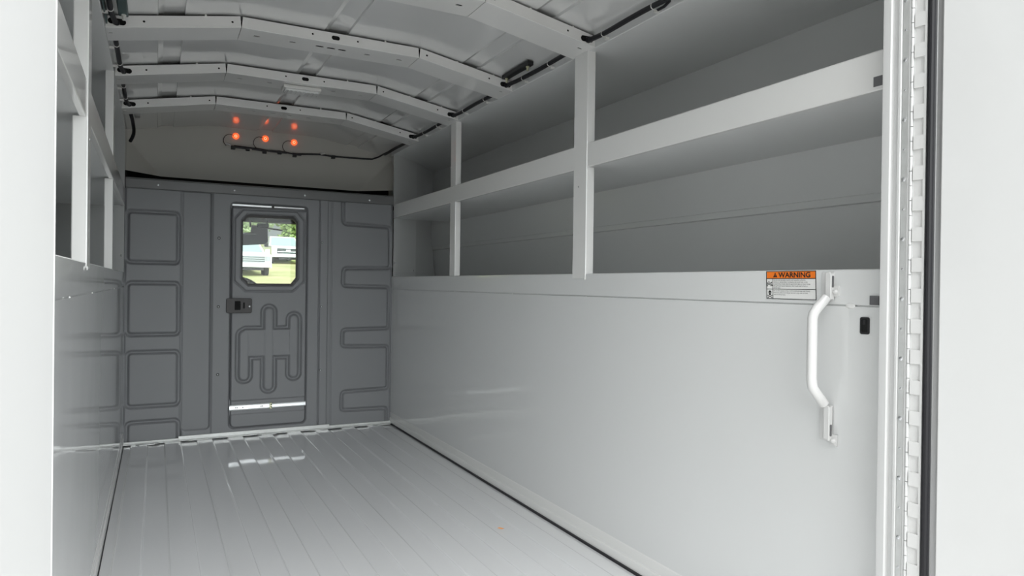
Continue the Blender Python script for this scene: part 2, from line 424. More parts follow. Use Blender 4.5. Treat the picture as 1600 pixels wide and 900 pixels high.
# solid wall behind the bulkhead except the doorway
mb = MB(); mb.box(XL-.01, .30, D+.05, D+.09, -.35, 1.26); mb.box(.77, XR+.01, D+.05, D+.09, -.35, 1.26); mb.box(.30, .77, D+.05, D+.09, -.35, .03); mb.box(.30, .77, D+.05, D+.09, 1.235, 1.262)
mb.build('backing', SHADE, wf)

# ---- galvanised strip along the foot of the bulkhead
o = empty('trim_1', (0.53, D-.03, 0)); struct(o, 'pale notched steel angle strip where the floor meets the bulkhead')
outer = [(XL+.006, D-.002), (XL+.006, D-.030)]
for c in (-.034, .190, .532, .80, 1.157):
    dp = .052 if c in (-.034, .532, 1.157) else .038
    outer += [(c-.052, D-.030), (c-.034, D-dp), (c+.034, D-dp), (c+.052, D-.030)]
outer += [(XR-.006, D-.030), (XR-.006, D-.002)]
holes = [oval(c, D-.036, .017, .0065) for c in (-.034, .532, 1.157)]
plate('foot_plate', GALV, outer, holes, .003, (0, 0, .0008), (1, 0, 0), (0, 1, 0), o)
MB().box(XL+.006, .105, D-.008, D-.002, .002, .012).box(.105, .86, D-.009, D-.002, .002, .022).box(.86, XR-.006, D-.008, D-.002, .002, .014).build('upstand', GALV, o, bevel=.001)

# ---- header beam
hb = empty('header_beam', (.537, D-.02, 1.262)); tag(hb, 'grey horizontal steel header beam over the door and bulkhead panels', 'beam')
MB().strip([(D+.05, 1.306), (D+.03, 1.314), (D-.018, 1.314), (D-.022, 1.312), (D-.023, 1.309), (D-.019, 1.306), (D-.018, 1.266), (D-.014, 1.262), (D+.01, 1.262)],
           lambda p, t: (t, p[0], p[1]), [XL+.004, XR-.004]).build('channel', BEAMM, hb, sharp=15)
for x, z in ((.002, 1.285), (.356, 1.284), (.713, 1.283), (1.071, 1.280)):
    MB().dome((x, D-.0178, z), (0, -1, 0), .0065, .005).build('screw', ZINC, hb)

# ================================================================== SLIDING DOOR in the bulkhead
dr = empty('door_1', (.537, D, .04)); struct(dr, 'dark grey sliding door with a chamfered window in the bulkhead')
octo = [(.402, 1.190), (.679, 1.194), (.718, 1.146), (.718, .813), (.658, .759), (.417, .759), (.362, .813), (.362, 1.140)]
octi = [(.424, 1.167), (.662, 1.171), (.688, 1.139), (.688, .828), (.656, .788), (.430, .788), (.394, .826), (.394, 1.132)]
octg = [(.430, 1.150), (.655, 1.154), (.675, 1.130), (.675, .834), (.650, .801), (.432, .800), (.403, .838), (.403, 1.125)]
def door_h(X, Z):
    h = np.zeros(X.shape)
    do = sd_poly(X, Z, octo); di = sd_poly(X, Z, octi)
    h -= .007*groove(do, 0, .001, .0055)
    h += .004*sm(-do/.004)
    h -= .010*sm((.004-di)/.004)
    pills = [(.393, .436, .290, .545), (.518, .558, .232, .668), (.648, .688, .294, .628)]
    u = sd_rr(X, Z, .415, .665, .414, .552, .006)
    for (a, b, c, d) in pills: u = np.minimum(u, sd_rr(X, Z, a, b, c, d, (b-a)/2-.001))
    h -= .015*groove(u, .012, .002, .0115)
    for (a, b, c, d) in pills: h -= .002*groove(sd_rr(X, Z, a, b, c, d, (b-a)/2-.001), 0, .0005, .0025)
    # lower track channel between two score lines, upper track ledge
    h -= .006*sm((Z-.108)/.003)*sm((.181-Z)/.003)
    h -= .003*groove(Z, .1085, 0, .003)+.003*groove(Z, .1815, 0, .003)
    h -= .012*sm((Z-1.197)/.004)
    h -= .004*groove(Z, 1.197, .0005, .003)*((X < .40)+(X > .68))
    # soft outer edge
    e = sd_rr(X, Z, DX0+.010, DX1-.003, DZ0+.003, DZ1-.003, .026)
    h -= .02*sm((e+.005)/.005)
    return h
def door_keep(x, z):
    return (sd_poly(x, z, octi) > -.006) & (sd_rr(x, z, DX0+.008, DX1-.001, DZ0+.001, DZ1-.001, .026) < 0)
heightfield('door_leaf', BULK, DX0+.004, DX1, DZ0, DZ1, .0028, D+.008, door_h, keep=door_keep, parent=dr)
plate('window_frame', DARKP, octi, [octg], .012, (0, D+.026, 0), (1, 0, 0), (0, 0, 1), dr, bevel=.002)
MB().prism(octi, lambda p, t: (p[0], t, p[1]), D+.021, D+.024).build('window_pane', GLS, dr)
mb = MB(); 
# latch
lt = MB().prism(rrect(.322, .448, .644, .721, .008), lambda p, t: (p[0], t, p[1]), D-.014, D+.004).build('latch', DARKP, dr, bevel=.0015)
MB().prism(rrect(.363, .392, .660, .707, .004), lambda p, t: (p[0], t, p[1]), D-.0152, D-.0135).build('finger_recess', SHADE, lt)
MB().prism(rrect(.404, .413, .668, .700, .003), lambda p, t: (p[0], t, p[1]), D-.0152, D-.0135).build('lock_slot', SHADE, lt)
MB().dome((.436, D-.014, .679), (0, -1, 0), .006, .004).build('latch_screw', ZINC, lt)
# bright telescopic slides at top and bottom
def slide(z, xa, xm, xb, h, yy, dz=0):
    e = empty('slide_rail', ((xa+xb)/2, yy, z)); e.parent = dr; e.matrix_parent_inverse = dr.matrix_basis.inverted()
    f1 = lambda p, t: (t, yy-p[0], z+p[1])
    MB().strip([(0, -h), (.003, -h), (.005, -h*.8), (.0025, -h*.6), (.0025, h*.6), (.005, h*.8), (.003, h), (0, h)], f1, [xa, xm]).build('outer_channel', RAILM, e)
    k = .78
    MB().strip([(0.002, -h*k), (.006, -h*k), (.0075, -h*k*.8), (.004, -h*k*.55), (.0035, 0), (.004, h*k*.55), (.0075, h*k*.8), (.006, h*k), (.002, h*k)], f1, [xm-.01, xb]).build('inner_channel', RAILM, e)
    MB().box(xm-.008, xm+.004, yy-.009, yy, z-h, z+h).build('ball_cage', DARKP if h < .01 else BRASS, e, bevel=.001)
    if h > .01:
        for cx in (.375, .383, .411, .502, .510, .712, .720):
            MB().disc((cx, yy-.0024, z), (0, -1, 0), .003, .0006, 10).build('rivet_hole', SHADE, e)
        for cz in (-.007, .007): MB().disc((xm+.0, yy-.009, z+cz), (0, -1, 0), .0035, .001, 10).build('rivet_hole', SHADE, e)
slide(.1445, DX0+.006, .553, DX1-.003, .0155, D+.011)
slide(1.2105, DX0+.010, .552, DX1-.022, .0055, D+.002)

# ================================================================== ROOF RIBS
ribY = [1.807, 2.371, 2.911, 3.448]; RH = .0345; RD = .13
rl = ['nearest curved ceiling rib, only its right part in frame, above the wide upright',
      'second curved ceiling rib from the rear, with three dark slots under its crown',
      'curved ceiling rib with the flat lamp fixed under its crown',
      'farthest curved ceiling rib, just before the orange lights']
def zrib(x):
    for (a, za), (b, zb) in zip(RIBZ[:-1], RIBZ[1:]):
        if a-1e-6 <= x <= b+1e-6: return za+(zb-za)*(x-a)/(b-a)
def rib_section(Y, i, parent, slots):
    (a, za), (b, zb) = RIBZ[i], RIBZ[i+1]
    ia = .004 if i > 0 else .002; ib = .004 if i < 2 else .002
    outer = [(a+.0008, za), (b-.0008, zb), (b-ib, zb+RH), (a+ia, za+RH)]
    holes = []
    def zz(x): return za+(zb-za)*(x-a)/(b-a)
    if i == 0: holes = [oval(-.112, zz(-.112)+.017, .024, .0095), oval(-.041, zz(-.041)+.017, .0036, .0036, 12), oval(.208, zz(.208)+.017, .0036, .0036, 12)]
    if i == 1: holes = [oval(.459, zb+.019, .0034, .0034, 12), oval(.536, zb+.0185, .014, .0075), oval(.612, zb+.019, .0034, .0034, 12)]
    if i == 2: holes = [oval(.865, zz(.865)+.018, .0036, .0036, 12), oval(1.116, zz(1.116)+.017, .0036, .0036, 12), oval(1.186, zz(1.186)+.016, .023, .0095)]
    nm = 'crown_section' if i == 1 else 'side_section'
    # rear face is a plate in XZ; U=x V=z gives normal -y, so start at Y+th
    sec = plate(nm, POST, outer, holes, .002, (0, Y+.002, 0), (1, 0, 0), (0, 0, 1), parent)
    L = math.hypot(b-a, zb-za); U = Vector((b-a, 0, zb-za))/L; V = Vector((0, 1, 0))
    hs = []
    if i == 1 and slots:
        hs = [oval(x-a, .063, .011, .006, 14) for x in (.289, .404, .662, .779)]
        if slots == 2: hs += [oval(x-a, .060, .0145, .0085) for x in (.494, .533, .571)]
        if slots == 3: hs += [oval(x-a, .060, .0125, .006) for x in (.494, .571)]+[oval(.533-a, .060, .007, .004)]
    if i == 2: hs = [oval(L-.03, .045, .008, .004, 12)]
    if i == 0: hs = [oval(.012, .055, .006, .004, 12)]
    plate('underside', POST, [(0.0008, 0), (L-.0008, 0), (L-.0008, RD), (.0008, RD)], hs, .002, Vector((a, Y, za)), U, V, sec)
    # rounded lower lip catching the light, and the forward web
    MB().tube([(a+.001, Y+.0012, za+.001), (b-.001, Y+.0012, zb+.001)], .0022, 8).build('lip', POST, sec)
    MB().add([(a+.001, Y+RD, za), (b-.001, Y+RD, zb), (b-.001, Y+RD, zb+RH), (a+.001, Y+RD, za+RH)], [(0, 1, 2, 3)]).build('forward_web', POST, sec)
    MB().prism([(a+.004, za+.004), (b-.004, zb+.004), (b-.004, zb+RH-.001), (a+.004, za+RH-.001)], lambda p, t: (p[0], t, p[1]), Y+.006, Y+RD-.004).build('shade_core', SHADE, sec)  # solid black core added so the rib slots look dark
for q, Y in enumerate(ribY):
    rb = empty('roof_rib', (.537, Y, 1.56)); tag(rb, rl[q], 'roof rib', 'curved ceiling ribs')
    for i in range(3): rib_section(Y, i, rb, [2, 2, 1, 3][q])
    for x in (.13, .71):
        MB().box(x-.003, x+.003, Y+.001, Y+.004, zrib(x)+RH-.002, zrib(x)+RH+.006).build('spacer_tab', NYLON, rb)
    for x in (.985, 1.135) if q < 3 else (.985,):
        MB().box(x-.003, x+.003, Y+.001, Y+.004, zrib(x)+RH-.002, zrib(x)+RH+.004).build('spacer_tab', NYLON, rb)

# lamp under the third rib
lp = empty('ceiling_lamp', (.533, 2.98, 1.62)); tag(lp, 'flat white rectangular lamp under the crown of a ceiling rib', 'lamp')
MB().box(.457, .609, 2.945, 3.025, 1.611, 1.6255).build('lamp_base', NYLON, lp, bevel=.004)
mb = MB().box(.465, .601, 2.951, 3.019, 1.602, 1.612); mb.build('lens', DOME, lp, bevel=.004)
for i in range(7):
    xx = .480+i*.017
    MB().box(xx-.003, xx+.003, 2.956, 3.014, 1.6005, 1.6025).build('lens_ridge', DOME, lp)

# ================================================================== SHELVES AND UPRIGHTS
for s, nm in ((1, 'right'), (-1, 'left')):
    zs, zsill, zl0, zl1 = ZS[s]
    ex = lambda p, t: (side(s, p[0]), t, p[1])
    e = empty('shelf', (side(s, .2), 2.4, zl0)); tag(e, 'long grey steel shelf with deep front lip on the %s wall' % nm, 'shelf', 'steel wall shelves')
    MB().strip([(.012, zl1-.010), (.012, zl1), (-.0005, zl1), (-.0018, zl1-.002), (-.0018, zl0+.002), (-.0005, zl0), (.012, zl0+.0), (.012, zl0+.006)], ex, [YB+.02, D-.012]).build('front_lip', POST, e, sharp=15)
    MB().box(*sorted((side(s, .010), side(s, .395))), YB-.01, 3.96, zl0+.006, zl0+.009).build('shelf_deck', PAINT2, e)
    # small dark wire notch at the end of lip
    if s > 0:
        MB().box(side(s, -.0022), side(s, -.0015), .838, .8565, zl0+.008, zl0+.027).build('foam_pad', GREYT, e)
    for (ya, yb, z0, wd) in (((1.841, 1.917, .833, 'wide'), (2.932, 2.994, .848, 'narrow')) if s > 0 else ((1.798, 1.876, .835, 'wide'), (2.852, 2.925, .848, 'narrow'))):
        wide = wd == 'wide'; off = -.0042 if wide else -.0005
        u_ = empty('upright', (side(s, .01), ya, z0))
        tag(u_, ('wide' if wide else 'narrow')+' grey steel upright nearest the '+('rear opening' if wide else 'front bulkhead')+' on the %s wall' % nm, 'upright', 'shelf uprights')
        MB().strip([(off+.003, ya), (off, ya+.002), (off, yb)], lambda p, t: (side(s, p[0]), p[1], t), [z0, 1.558]).build('face_plate', POST, u_, sharp=20)
        for (za_, zb_) in ((z0 if not wide else zsill-.004, zl0), (zl1, 1.558)):
            MB().strip([(off, ya+.0008), (off+.002, ya), (.024, ya), (.026, ya+.002), (.026, ya+.01)], lambda p, t: (side(s, p[0]), p[1], t), [za_, zb_]).build('return_flange', POST, u_, sharp=20)
        if wide:
            mb = MB(); mb.disc((side(s, off), yb-.03, 1.13), (-s, 0, 0), .003, .001, 10); mb.build('screw', ALU, u_)
            MB().dome((side(s, off), ya+.002, z0), (-s, 0, 0), .005, .003).build('weld', POST, u_)

# ================================================================== REAR FRAME, HINGE AND DOORS
ZB0, ZB1 = -.12, 1.56
def plan(pts, z0=ZB0, z1=ZB1, mbx=None):
    return (mbx or MB()).strip(pts, lambda p, t: (p[0], p[1], t), [z0, z1])
fr = empty('trim_2', (1.19, .79, 0)); struct(fr, 'white steel rear door frame on the right with beaded edges')
plan([(XR+.01, .812), (1.178, .812), (1.1755, .810), (1.175, .807), (1.175, .7955), (1.177, .7935), (1.1825, .792), (1.1825, .783), (1.177, .7815), (1.1752, .780), (1.1752, .776), (1.177, .7745), (1.178, .774), (1.178, .752), (1.186, .748), (1.25, .748)]).build('frame_profile', WHITE, fr, sharp=25)
hg = empty('piano_hinge', (1.178, .76, 0)); tag(hg, 'long white piano hinge down the right door frame', 'hinge')
MB().box(1.1762, 1.1782, .7625, .7735, ZB0, ZB1).build('frame_leaf', GALV, hg, bevel=.0006)
MB().box(1.1755, 1.178, .7585, .7622, ZB0, ZB1).build('edge_bead', WHITE, hg, bevel=.001)
z = .793-.106*7; k = 0
while z < 1.5:
    for zz_, rr in ((z, .0042), (z+.053, .0022)):
        MB().dome((1.1762, .768, zz_), (-1, 0, 0), rr, rr*.5, 12).build('screw', ZINC, hg)
    z += .106
z = -.1; k = 0
while z < 1.5:
    MB().tube([(1.1765, .7555, z+.0006), (1.1765, .7555, z+.0254)], .0026, 10).build('knuckle', WHITE, hg)
    z += .026
# right door, swung open a little past square
H = Vector((1.1785, .7545, 0)); dd = Vector((.184, -.983, 0)); nn = Vector((-.983, -.184, 0))   # dd along the leaf, nn towards the aisle side
def DP(a, t, z): return H+dd*a+nn*t+Vector((0, 0, z))
d2 = empty('door_2', tuple(H)); struct(d2, 'open white rear door seen on the right edge')
def dstrip(pts, nm_, ma, sharp=25, z0=ZB0, z1=ZB1):
    return MB().strip(pts, lambda p, t: DP(p[0], p[1], t), [z0, z1]).build(nm_, ma, d2, sharp=sharp)
dstrip([(.002, -.045), (.002, -.0015), (.0245, -.0015), (.0250, .001)], 'hinge_edge', WHITE)
dl = dstrip([(.003, -.0015), (.003, .0005), (.0232, .0005), (.0245, -.0005)], 'door_leaf_strip', WHITEP)
# hinge leaf stamped with sunken squares
z = -.11; mb = MB()
mb.obox(DP(.0212, .0024, .72), dd, (0, 0, 1), nn, .0020, .84, .0020)
while z < 1.5:
    mb.obox(DP(.0130, .0024, z), dd, (0, 0, 1), nn, .0102, .0122, .0020)
    z += .0535
mb.build('stamped_leaf', WHITEP, dl)
MB().tube([DP(.0295, .002, ZB0), DP(.0295, .002, .7), DP(.0295, .002, ZB1)], .0062, 12).tube([DP(.0345, .001, ZB0), DP(.0345, .001, ZB1)], .0030, 10).build('seal', RUBBER, d2)
dstrip([(.0345, -.003), (.0365, .002), (.038, .0025), (.039, .001), (.045, .001), (.0475, .002)], 'edge_channel', ALU)
dstrip([(.0472, -.002), (.0475, .003), (.049, .004), (.62, .004), (.62, -.045), (.002, -.045)], 'door_panel', WHITE)
# left frame and left door
fl = struct(plan([(XL-.01, .812), (-.090, .812), (-.0891, .810), (-.0886, .807), (-.0886, .803), (-.090, .802), (-.12, .802), (-.20, .802)]).build('trim_3', WHITE, sharp=25), 'white rear door frame edge on the left')
d3 = empty('door_3', (-.09, .75, 0)); struct(d3, 'open plain white rear door filling the left edge')
MB().obox((-.0889-.018, .800-.33, (ZB0+ZB1)/2), (0, -1, 0), (0, 0, 1), (1, 0, 0), .33, (ZB1-ZB0)/2, .018).build('door_panel', WHITED, d3, bevel=.003)

# small things by the opening on the right wall
e = empty('latch_pocket', (XR, .868, .739)); tag(e, 'small black rectangular latch pocket in the wall near the door frame', 'latch pocket')
pc = lambda p, t: (XR+t, p[0], p[1])
plate('rim', BLACK, rrect(.858, .8775, .7225, .7555, .004), [rrect(.8615, .8745, .7265, .7515, .002)], .0022, (XR-.0022, 0, 0), (0, 1, 0), (0, 0, 1), e)
MB().prism(rrect(.861, .875, .726, .752, .002), pc, -.0012, -.0002).build('pocket', SHADE, e)
MB().box(XR-.0016, XR-.0011, .866, .872, .741, .750).build('striker', BLACK, e)
tag(MB().box(XR-.0034, XR-.0001, .839, .857, .7795, .797).build('foam_pad', GREYT), 'small grey square pad at the end of the wall seam', 'foam pad')

# grab handle
gh = empty('grab_handle', (XR, .95, .50)); tag(gh, 'white bent tubular grab handle bolted upright to the right wall', 'handle')
HY = .945; hx = XR-.047
path = [(XR-.012, .943, .834), (XR-.012, .944, .800), (XR-.014, .945, .791), (XR-.022, .946, .783), (XR-.036, .948, .770), (hx+.003, .949, .760), (hx, .950, .750), (hx, .950, .742),
        (hx, .950, .69), (hx, .950, .63), (hx, .949, .620), (hx+.002, .949, .611), (hx+.010, .947, .600), (XR-.024, .945, .585), (XR-.016, .945, .577), (XR-.012, .944, .568), (XR-.012, .943, .545)]
MB().tube(path[2:-2], .0098, 18).build('bar', WHITEP, gh)
for za_, zb_, zc in ((.786, .843, .822), (.501, .574, .522)):
    MB().box(XR-.0135, XR-.0015, .935, .9395, za_+.002, zb_-.002).box(XR-.004, XR-.0015, .935, .964, za_, zb_).box(XR-.0135, XR-.011, .937, .948, za_+.004, zb_).build('mounting_foot', WHITEP, gh, bevel=.0012)
    MB().dome((XR-.005, .930, zc-.018), (-1, 0, 0), .0055, .006).box(XR-.005, XR-.001, .924, .937, zc-.028, zc-.006).build('bolt', WHITEP, gh)
    MB().prism(oval(zc+.002, 0, .012, .0028), lambda p, t: (XR-.0075+p[1], .9350-t, p[0]), 0, .0006).build('slot', GREYT, gh)

# warning label
sg = empty('warning_label', (XR, 1.043, .785)); tag(sg, 'orange and white warning sticker on the right wall strip', 'sticker')
Y1, Y0, Z0, Z1 = 1.109, .978, .7855, .847       # Y1 is the left edge as seen
def L3(u, v, t=0): return Vector((XR-.0006-.0028*(Z0+v-.7785)/.0675-t, Y1-u, Z0+v))   # lies on the slightly leaning strip
LW, LH = Y1-Y0, Z1-Z0
def lbox(u0, u1, v0, v1, t, nm_, ma, par=sg):
    return MB().prism([(u0, v0), (u1, v0), (u1, v1), (u0, v1)], lambda p, q: L3(p[0], p[1], q), 0, t).build(nm_, ma, par)
lbox(0, LW, 0, LH, .0003, 'backing_film', LABEL)
lbox(.002, LW-.002, .0455, LH-.0015, .0005, 'orange_band', ORANGE)
mb = MB(); bw = .0007
for (u0, u1, v0, v1) in ((.0, LW, 0, .0013), (0, LW, LH-.0015, LH), (0, .0016, 0, LH), (LW-.0016, LW, 0, LH), (0, LW, .0442, .0457), (0, LW, .0212, .0224), (.0175, .0186, 0, .0445)):
    mb.prism([(u0, v0), (u1, v0), (u1, v1), (u0, v1)], lambda p, q: L3(p[0], p[1], q), .0002, .0007)
mb.build('border', INK, sg)
def put_text(body, u, v, size, par, ma, sx=1.0, nm_='lettering', bold=0.0):
    me = text_mesh(body, size, sx=sx, bold=bold)
    for q in me.vertices:
        c = q.co.copy(); q.co = L3(u+c.x, v+c.y, .0009)
    me.materials.clear(); me.materials.append(ma); me.name = nm_
    return link(nm_, me, par)
put_text('WARNING', .0345, .0478, .0152, sg, INK, 1.13, bold=.0004)
MB().prism([(.0195, .0480), (.0305, .0480), (.0250, .0585)], lambda p, q: L3(p[0], p[1], q), .0005, .0008).build('alert_triangle', INK, sg)
put_text('!', .0238, .0485, .009, sg, ORANGE, 1.0)
t1 = ['Do not store flammable materials such as gasoline, adhesives,', 'solvents or cleaning fluids in enclosed cargo area of body or side', 'compartments of body. Electrical sparks from lights, or interior lamps', 'may ignite and cause an explosion, which could result in death or', 'serious injury.']
t2 = ['Do not allow people to ride or work in enclosed cargo area of body.', 'Poisonous carbon monoxide gas may enter cargo area and cause', 'death or serious injury.']
for i, l in enumerate(t1): put_text(l, .0203, .0405-i*.0042, .0036, sg, INK, .95, 'fine_print')
for i, l in enumerate(t2): put_text(l, .0203, .0172-i*.0042, .0036, sg, INK, .95, 'fine_print')
# explosion pictogram
mb = MB(); cu_, cv_ = .0075, .0275
for i in range(9):
    a = math.radians(8+i*20); b = a+math.radians(8); r1 = .004; r2 = .0095 if i % 2 else .0125
    pts = [(cu_+math.cos(t_)*r_, cv_+math.sin(t_)*r_) for r_, t_ in ((r1, a), (r2, a-.02), (r2, b+.02), (r1, b))]
    pts = [(min(max(u_, .002), .017), min(max(v_, .023), .0438)) for u_, v_ in pts]
    mb.prism(pts, lambda p, q: L3(p[0], p[1], q), .0003, .0006)
mb.build('blast_pictogram', INK, sg)
# skull and crossbones pictogram
mb = MB(); cu_, cv_ = .0095, .0145
mb.prism([(cu_+.0040*math.cos(t_), cv_+.0043*math.sin(t_)) for t_ in np.linspace(0, 2*math.pi, 18)[:-1]], lambda p, q: L3(p[0], p[1], q), .0003, .0006)
mb.prism([(cu_-.0022, cv_-.006), (cu_+.0022, cv_-.006), (cu_+.0026, cv_-.003), (cu_-.0026, cv_-.003)], lambda p, q: L3(p[0], p[1], q), .0003, .0006)
for sgn in (1, -1):
    mb.prism([(cu_-.0055, cv_-.0085-sgn*.0022), (cu_+.0055, cv_-.0085+sgn*.0022), (cu_+.0055, cv_-.0095+sgn*.0022), (cu_-.0055, cv_-.0095-sgn*.0022)], lambda p, q: L3(p[0], p[1], q), .0003, .0006)
    for s2 in (1, -1): mb.prism([(cu_+s2*.0055+.0012*math.cos(t_), cv_-.009+s2*sgn*.0022+.0012*math.sin(t_)) for t_ in np.linspace(0, 2*math.pi, 9)[:-1]], lambda p, q: L3(p[0], p[1], q), .0003, .0006)
sk = mb.build('skull_pictogram', INK, sg)
mb = MB()
for s2 in (1, -1): mb.prism([(cu_+s2*.0017+.0009*math.cos(t_), cv_-.0012+.0009*math.sin(t_)) for t_ in np.linspace(0, 2*math.pi, 9)[:-1]], lambda p, q: L3(p[0], p[1], q), .0006, .0008)
mb.build('skull_eyes', LABEL, sk)

# ================================================================== WIRING ALONG THE ROOF EDGES
for s, nm in ((1, 'right'), (-1, 'left')):
    cx = side(s, -.020)
    cb = empty('cable_run', (cx, 2.4, 1.57)); tag(cb, 'thick black cable clipped along the %s roof edge through the ribs' % nm, 'cable', 'roof edge cables')
    P = []; y = YB+.02
    while y < (4.0 if s > 0 else 3.56):
        dmin = min(abs(y-r) for r in ribY)
        inn = max(0, 1-dmin/.08)
        P.append((side(s, -.020-.008*inn), y, 1.575+.0012*math.sin(y*17))); y += .03
    MB().tube(P, .0076, 10).build('sheath', RUBBER, cb)
    for i, Y in enumerate(ribY):
        MB().disc((side(s, -.030), Y-.005, 1.576), (0, 1, 0), .0088, .009, 14).build('grommet', RUBBER, cb)
    y0s = [1.0, 1.25, 1.50, 1.735, 2.06, 2.25, 2.585, 2.80, 3.12, 3.31] 
    for y in y0s:
        t_ = MB()
        n = 12; t_.tube([(side(s, -.020)+.0078*math.cos(a), y, 1.574+.0078*math.sin(a)) for a in np.linspace(0, 2*math.pi, n)], .0013, 6)
        t_.box(*sorted((side(s, -.014), side(s, 0))), y-.004, y+.004, 1.559, 1.566)
        t_.build('cable_tie', NYLON, cb)
    # side plug hanging off the cable
    if s > 0: MB().tube([(side(s, -.012), 1.44, 1.570), (side(s, -.006), 1.47, 1.566), (side(s, -.006), 1.51, 1.566)], .004, 8).build('plug', RUBBER, cb)
# bolted black brackets tucked beside ribs
for s, nm, y0, y1 in ((1, 'right', 2.14, 2.345), (-1, 'left', 2.04, 2.345)):
    e = empty('bracket', (side(s, -.05), 2.24, 1.58)); tag(e, 'dark bolted bracket block against the %s roof edge before the second rib' % nm, 'bracket')
    MB().box(*sorted((side(s, -.036), side(s, -.062))), y0, y1, 1.588, 1.604).build('block', BLACK if s > 0 else TEAL, e, bevel=.003)
    if s < 0: MB().box(*sorted((side(s, -.004), side(s, -.008))), y0-.1, y1, 1.560, 1.592).build('side_plate', TEAL, e, bevel=.001)
    for yy in (y0+.02, y1-.02):
        b_ = MB().disc((side(s, -.050), yy, 1.5885), (0, 0, -1), .007, .005, 6); b_.disc((side(s, -.050), yy, 1.584), (0, 0, -1), .004, .012, 12)
        b_.build('bolt', BRASS if s > 0 else NYLON, e)

# ================================================================== ORANGE MARKER LIGHTS AND THEIR WIRING
def nosey(x, z): return 4.14-float(nose(np.array([x]), np.array([z]))[0])
for i, (x, z, lab) in enumerate(((.386, 1.622, 'left'), (.543, 1.625, 'middle'), (.701, 1.620, 'right'))):
    y = nosey(x, z)
    e = empty('marker_light', (x, y, z)); tag(e, 'small round orange light with daylight glow on the front panel, %s of the three' % {'left': 'leftmost', 'middle': 'middle', 'right': 'rightmost'}[lab], 'marker light', 'orange marker lights')
    ring = MB().tube([(x+.0125*math.cos(a), y-.004, z+.0125*math.sin(a)) for a in np.linspace(0, 2*math.pi, 25)], .0052, 8, caps=False).build('ring', GLOW, e)
    MB().disc((x, y-.0005, z), (0, -1, 0), .011, .004, 18).build('lens_back', GLOWC, e)
    MB().disc((x, y-.004, z), (0, -1, 0), .0035, .005, 10).build('socket', ORANGE, e)
    xw = x-.045
    MB().tube(roundpath([(x-.012, y-.010, z+.002), (x-.040, y-.016, z+.006), (x-.062+.0, y-.014, z-.012), (x-.066, y-.012, z-.040), (x-.05, y-.014, z-.060)], .014), .0017, 6).build('pigtail_wire', WIRE, e)
hw = empty('wire_harness', (.75, 4.12, 1.56)); tag(hw, 'black taped wire harness running under the orange lights to the right corner', 'wire harness')
HP = [(.338, 1.571), (.366, 1.560), (.42, 1.563), (.491, 1.561), (.56, 1.556), (.62, 1.557), (.70, 1.551), (.78, 1.558), (.846, 1.563), (.921, 1.559), (1.00, 1.560), (1.10, 1.562), (1.16, 1.565)]
hpath = [Vector((x, nosey(x, z)-.014, z)) for x, z in HP]+[Vector((1.185, 4.07, 1.572)), Vector((1.192, 3.98, 1.577)), Vector((1.197, 3.9, 1.577))]
MB().tube(hpath[1:], .0050, 8).build('taped_loom', RUBBER, hw)
for a_, b_, r_ in ((.375, .455, .0075), (.47, .53, .0068), (.565, .66, .006), (.69, .74, .0065)):
    q = [Vector((a_+(b_-a_)*t_, nosey(a_, 1.56)-.016, 1.561-.010*(a_-.37)/.35-.002*t_)) for t_ in (0, .5, 1)]
    MB().tube(q, r_, 8).build('tape_wrap', RUBBER, hw)
MB().tube([(.335, nosey(.335, 1.57)-.012, 1.575), (.36, nosey(.36, 1.57)-.014, 1.569)], .005, 8).build('wire_end', ALU, hw)
for x, z in ((.372, 1.556), (.448, 1.556), (.538, 1.549), (.62, 1.553), (.703, 1.545), (.925, 1.556)):
    y = nosey(x, z)-.006
    MB().box(x-.011, x+.011, y-.016, y+.004, z-.011, z+.009).build('clip', BLACK, hw, bevel=.002)
MB().tube([(.850, nosey(.85, 1.56)-.020, 1.566), (.875, nosey(.87, 1.56)-.020, 1.572)], .006, 8).build('splice_cap', NYLON, hw)

# loose wire coil end at left front corner
e = empty('wire_tail', (XL+.05, 3.9, 1.5)); tag(e, 'short black cable tail hanging in the left front roof corner', 'cable')
MB().tube(roundpath([(XL+.030, 3.60, 1.575), (XL+.036, 3.72, 1.560), (XL+.040, 3.80, 1.530), (XL+.034, 3.84, 1.508), (XL+.022, 3.86, 1.490)], .03), .008, 10).build('sheath', RUBBER, e)
MB().box(XL+.045, XL+.07, 3.60, 3.66, 1.565, 1.592).build('clip', ALU, e, bevel=.003)

# ================================================================== CAB SEEN THROUGH THE DOOR WINDOW
cb = empty('truck_cab', (.55, 4.9, -.1)); tag(cb, 'driver cab glimpsed through the bulkhead door window', 'truck cab')
MB().box(-.13, 1.20, 3.97, 4.46, 1.262, 1.30).box(-.45, 1.55, 4.46, 5.25, 1.262, 1.30).box(-.45, 1.55, 5.15, 5.25, 1.235, 1.30).build('headliner', HEADL, cb)
for xa, xb in ((-.50, -.45), (1.55, 1.60)):
    MB().prism([(4.46, -.5), (6.4, -.5), (6.4, .55), (4.62, .55), (4.62, 1.3), (4.46, 1.3)], lambda p, t: (t, p[0], p[1]), xa, xb).build('side_panel', HEADL, cb)
for xa in (-.13, 1.20): MB().box(xa-.004, xa+.004, 3.97, 4.46, -.4, 1.3).build('passage_side', HEADL, cb)
MB().prism([(5.2, .60), (5.35, .72), (5.9, .75), (6.2, .70), (6.4, .3), (6.4, -.4), (5.4, -.4), (5.2, .2)], lambda p, t: (t, p[0], p[1]), -.45, 1.55).build('dashboard', DASH, cb, bevel=.02)
MB().box(-.5, 1.6, 3.97, 6.4, -.45, -.40).build('cab_floor', DASH, cb)
MB().add([(-.42, 5.22, 1.24), (1.52, 5.22, 1.24), (1.52, 6.1, .72), (-.42, 6.1, .72)], [(0, 1, 2, 3)]).build('windshield', WSG, cb)
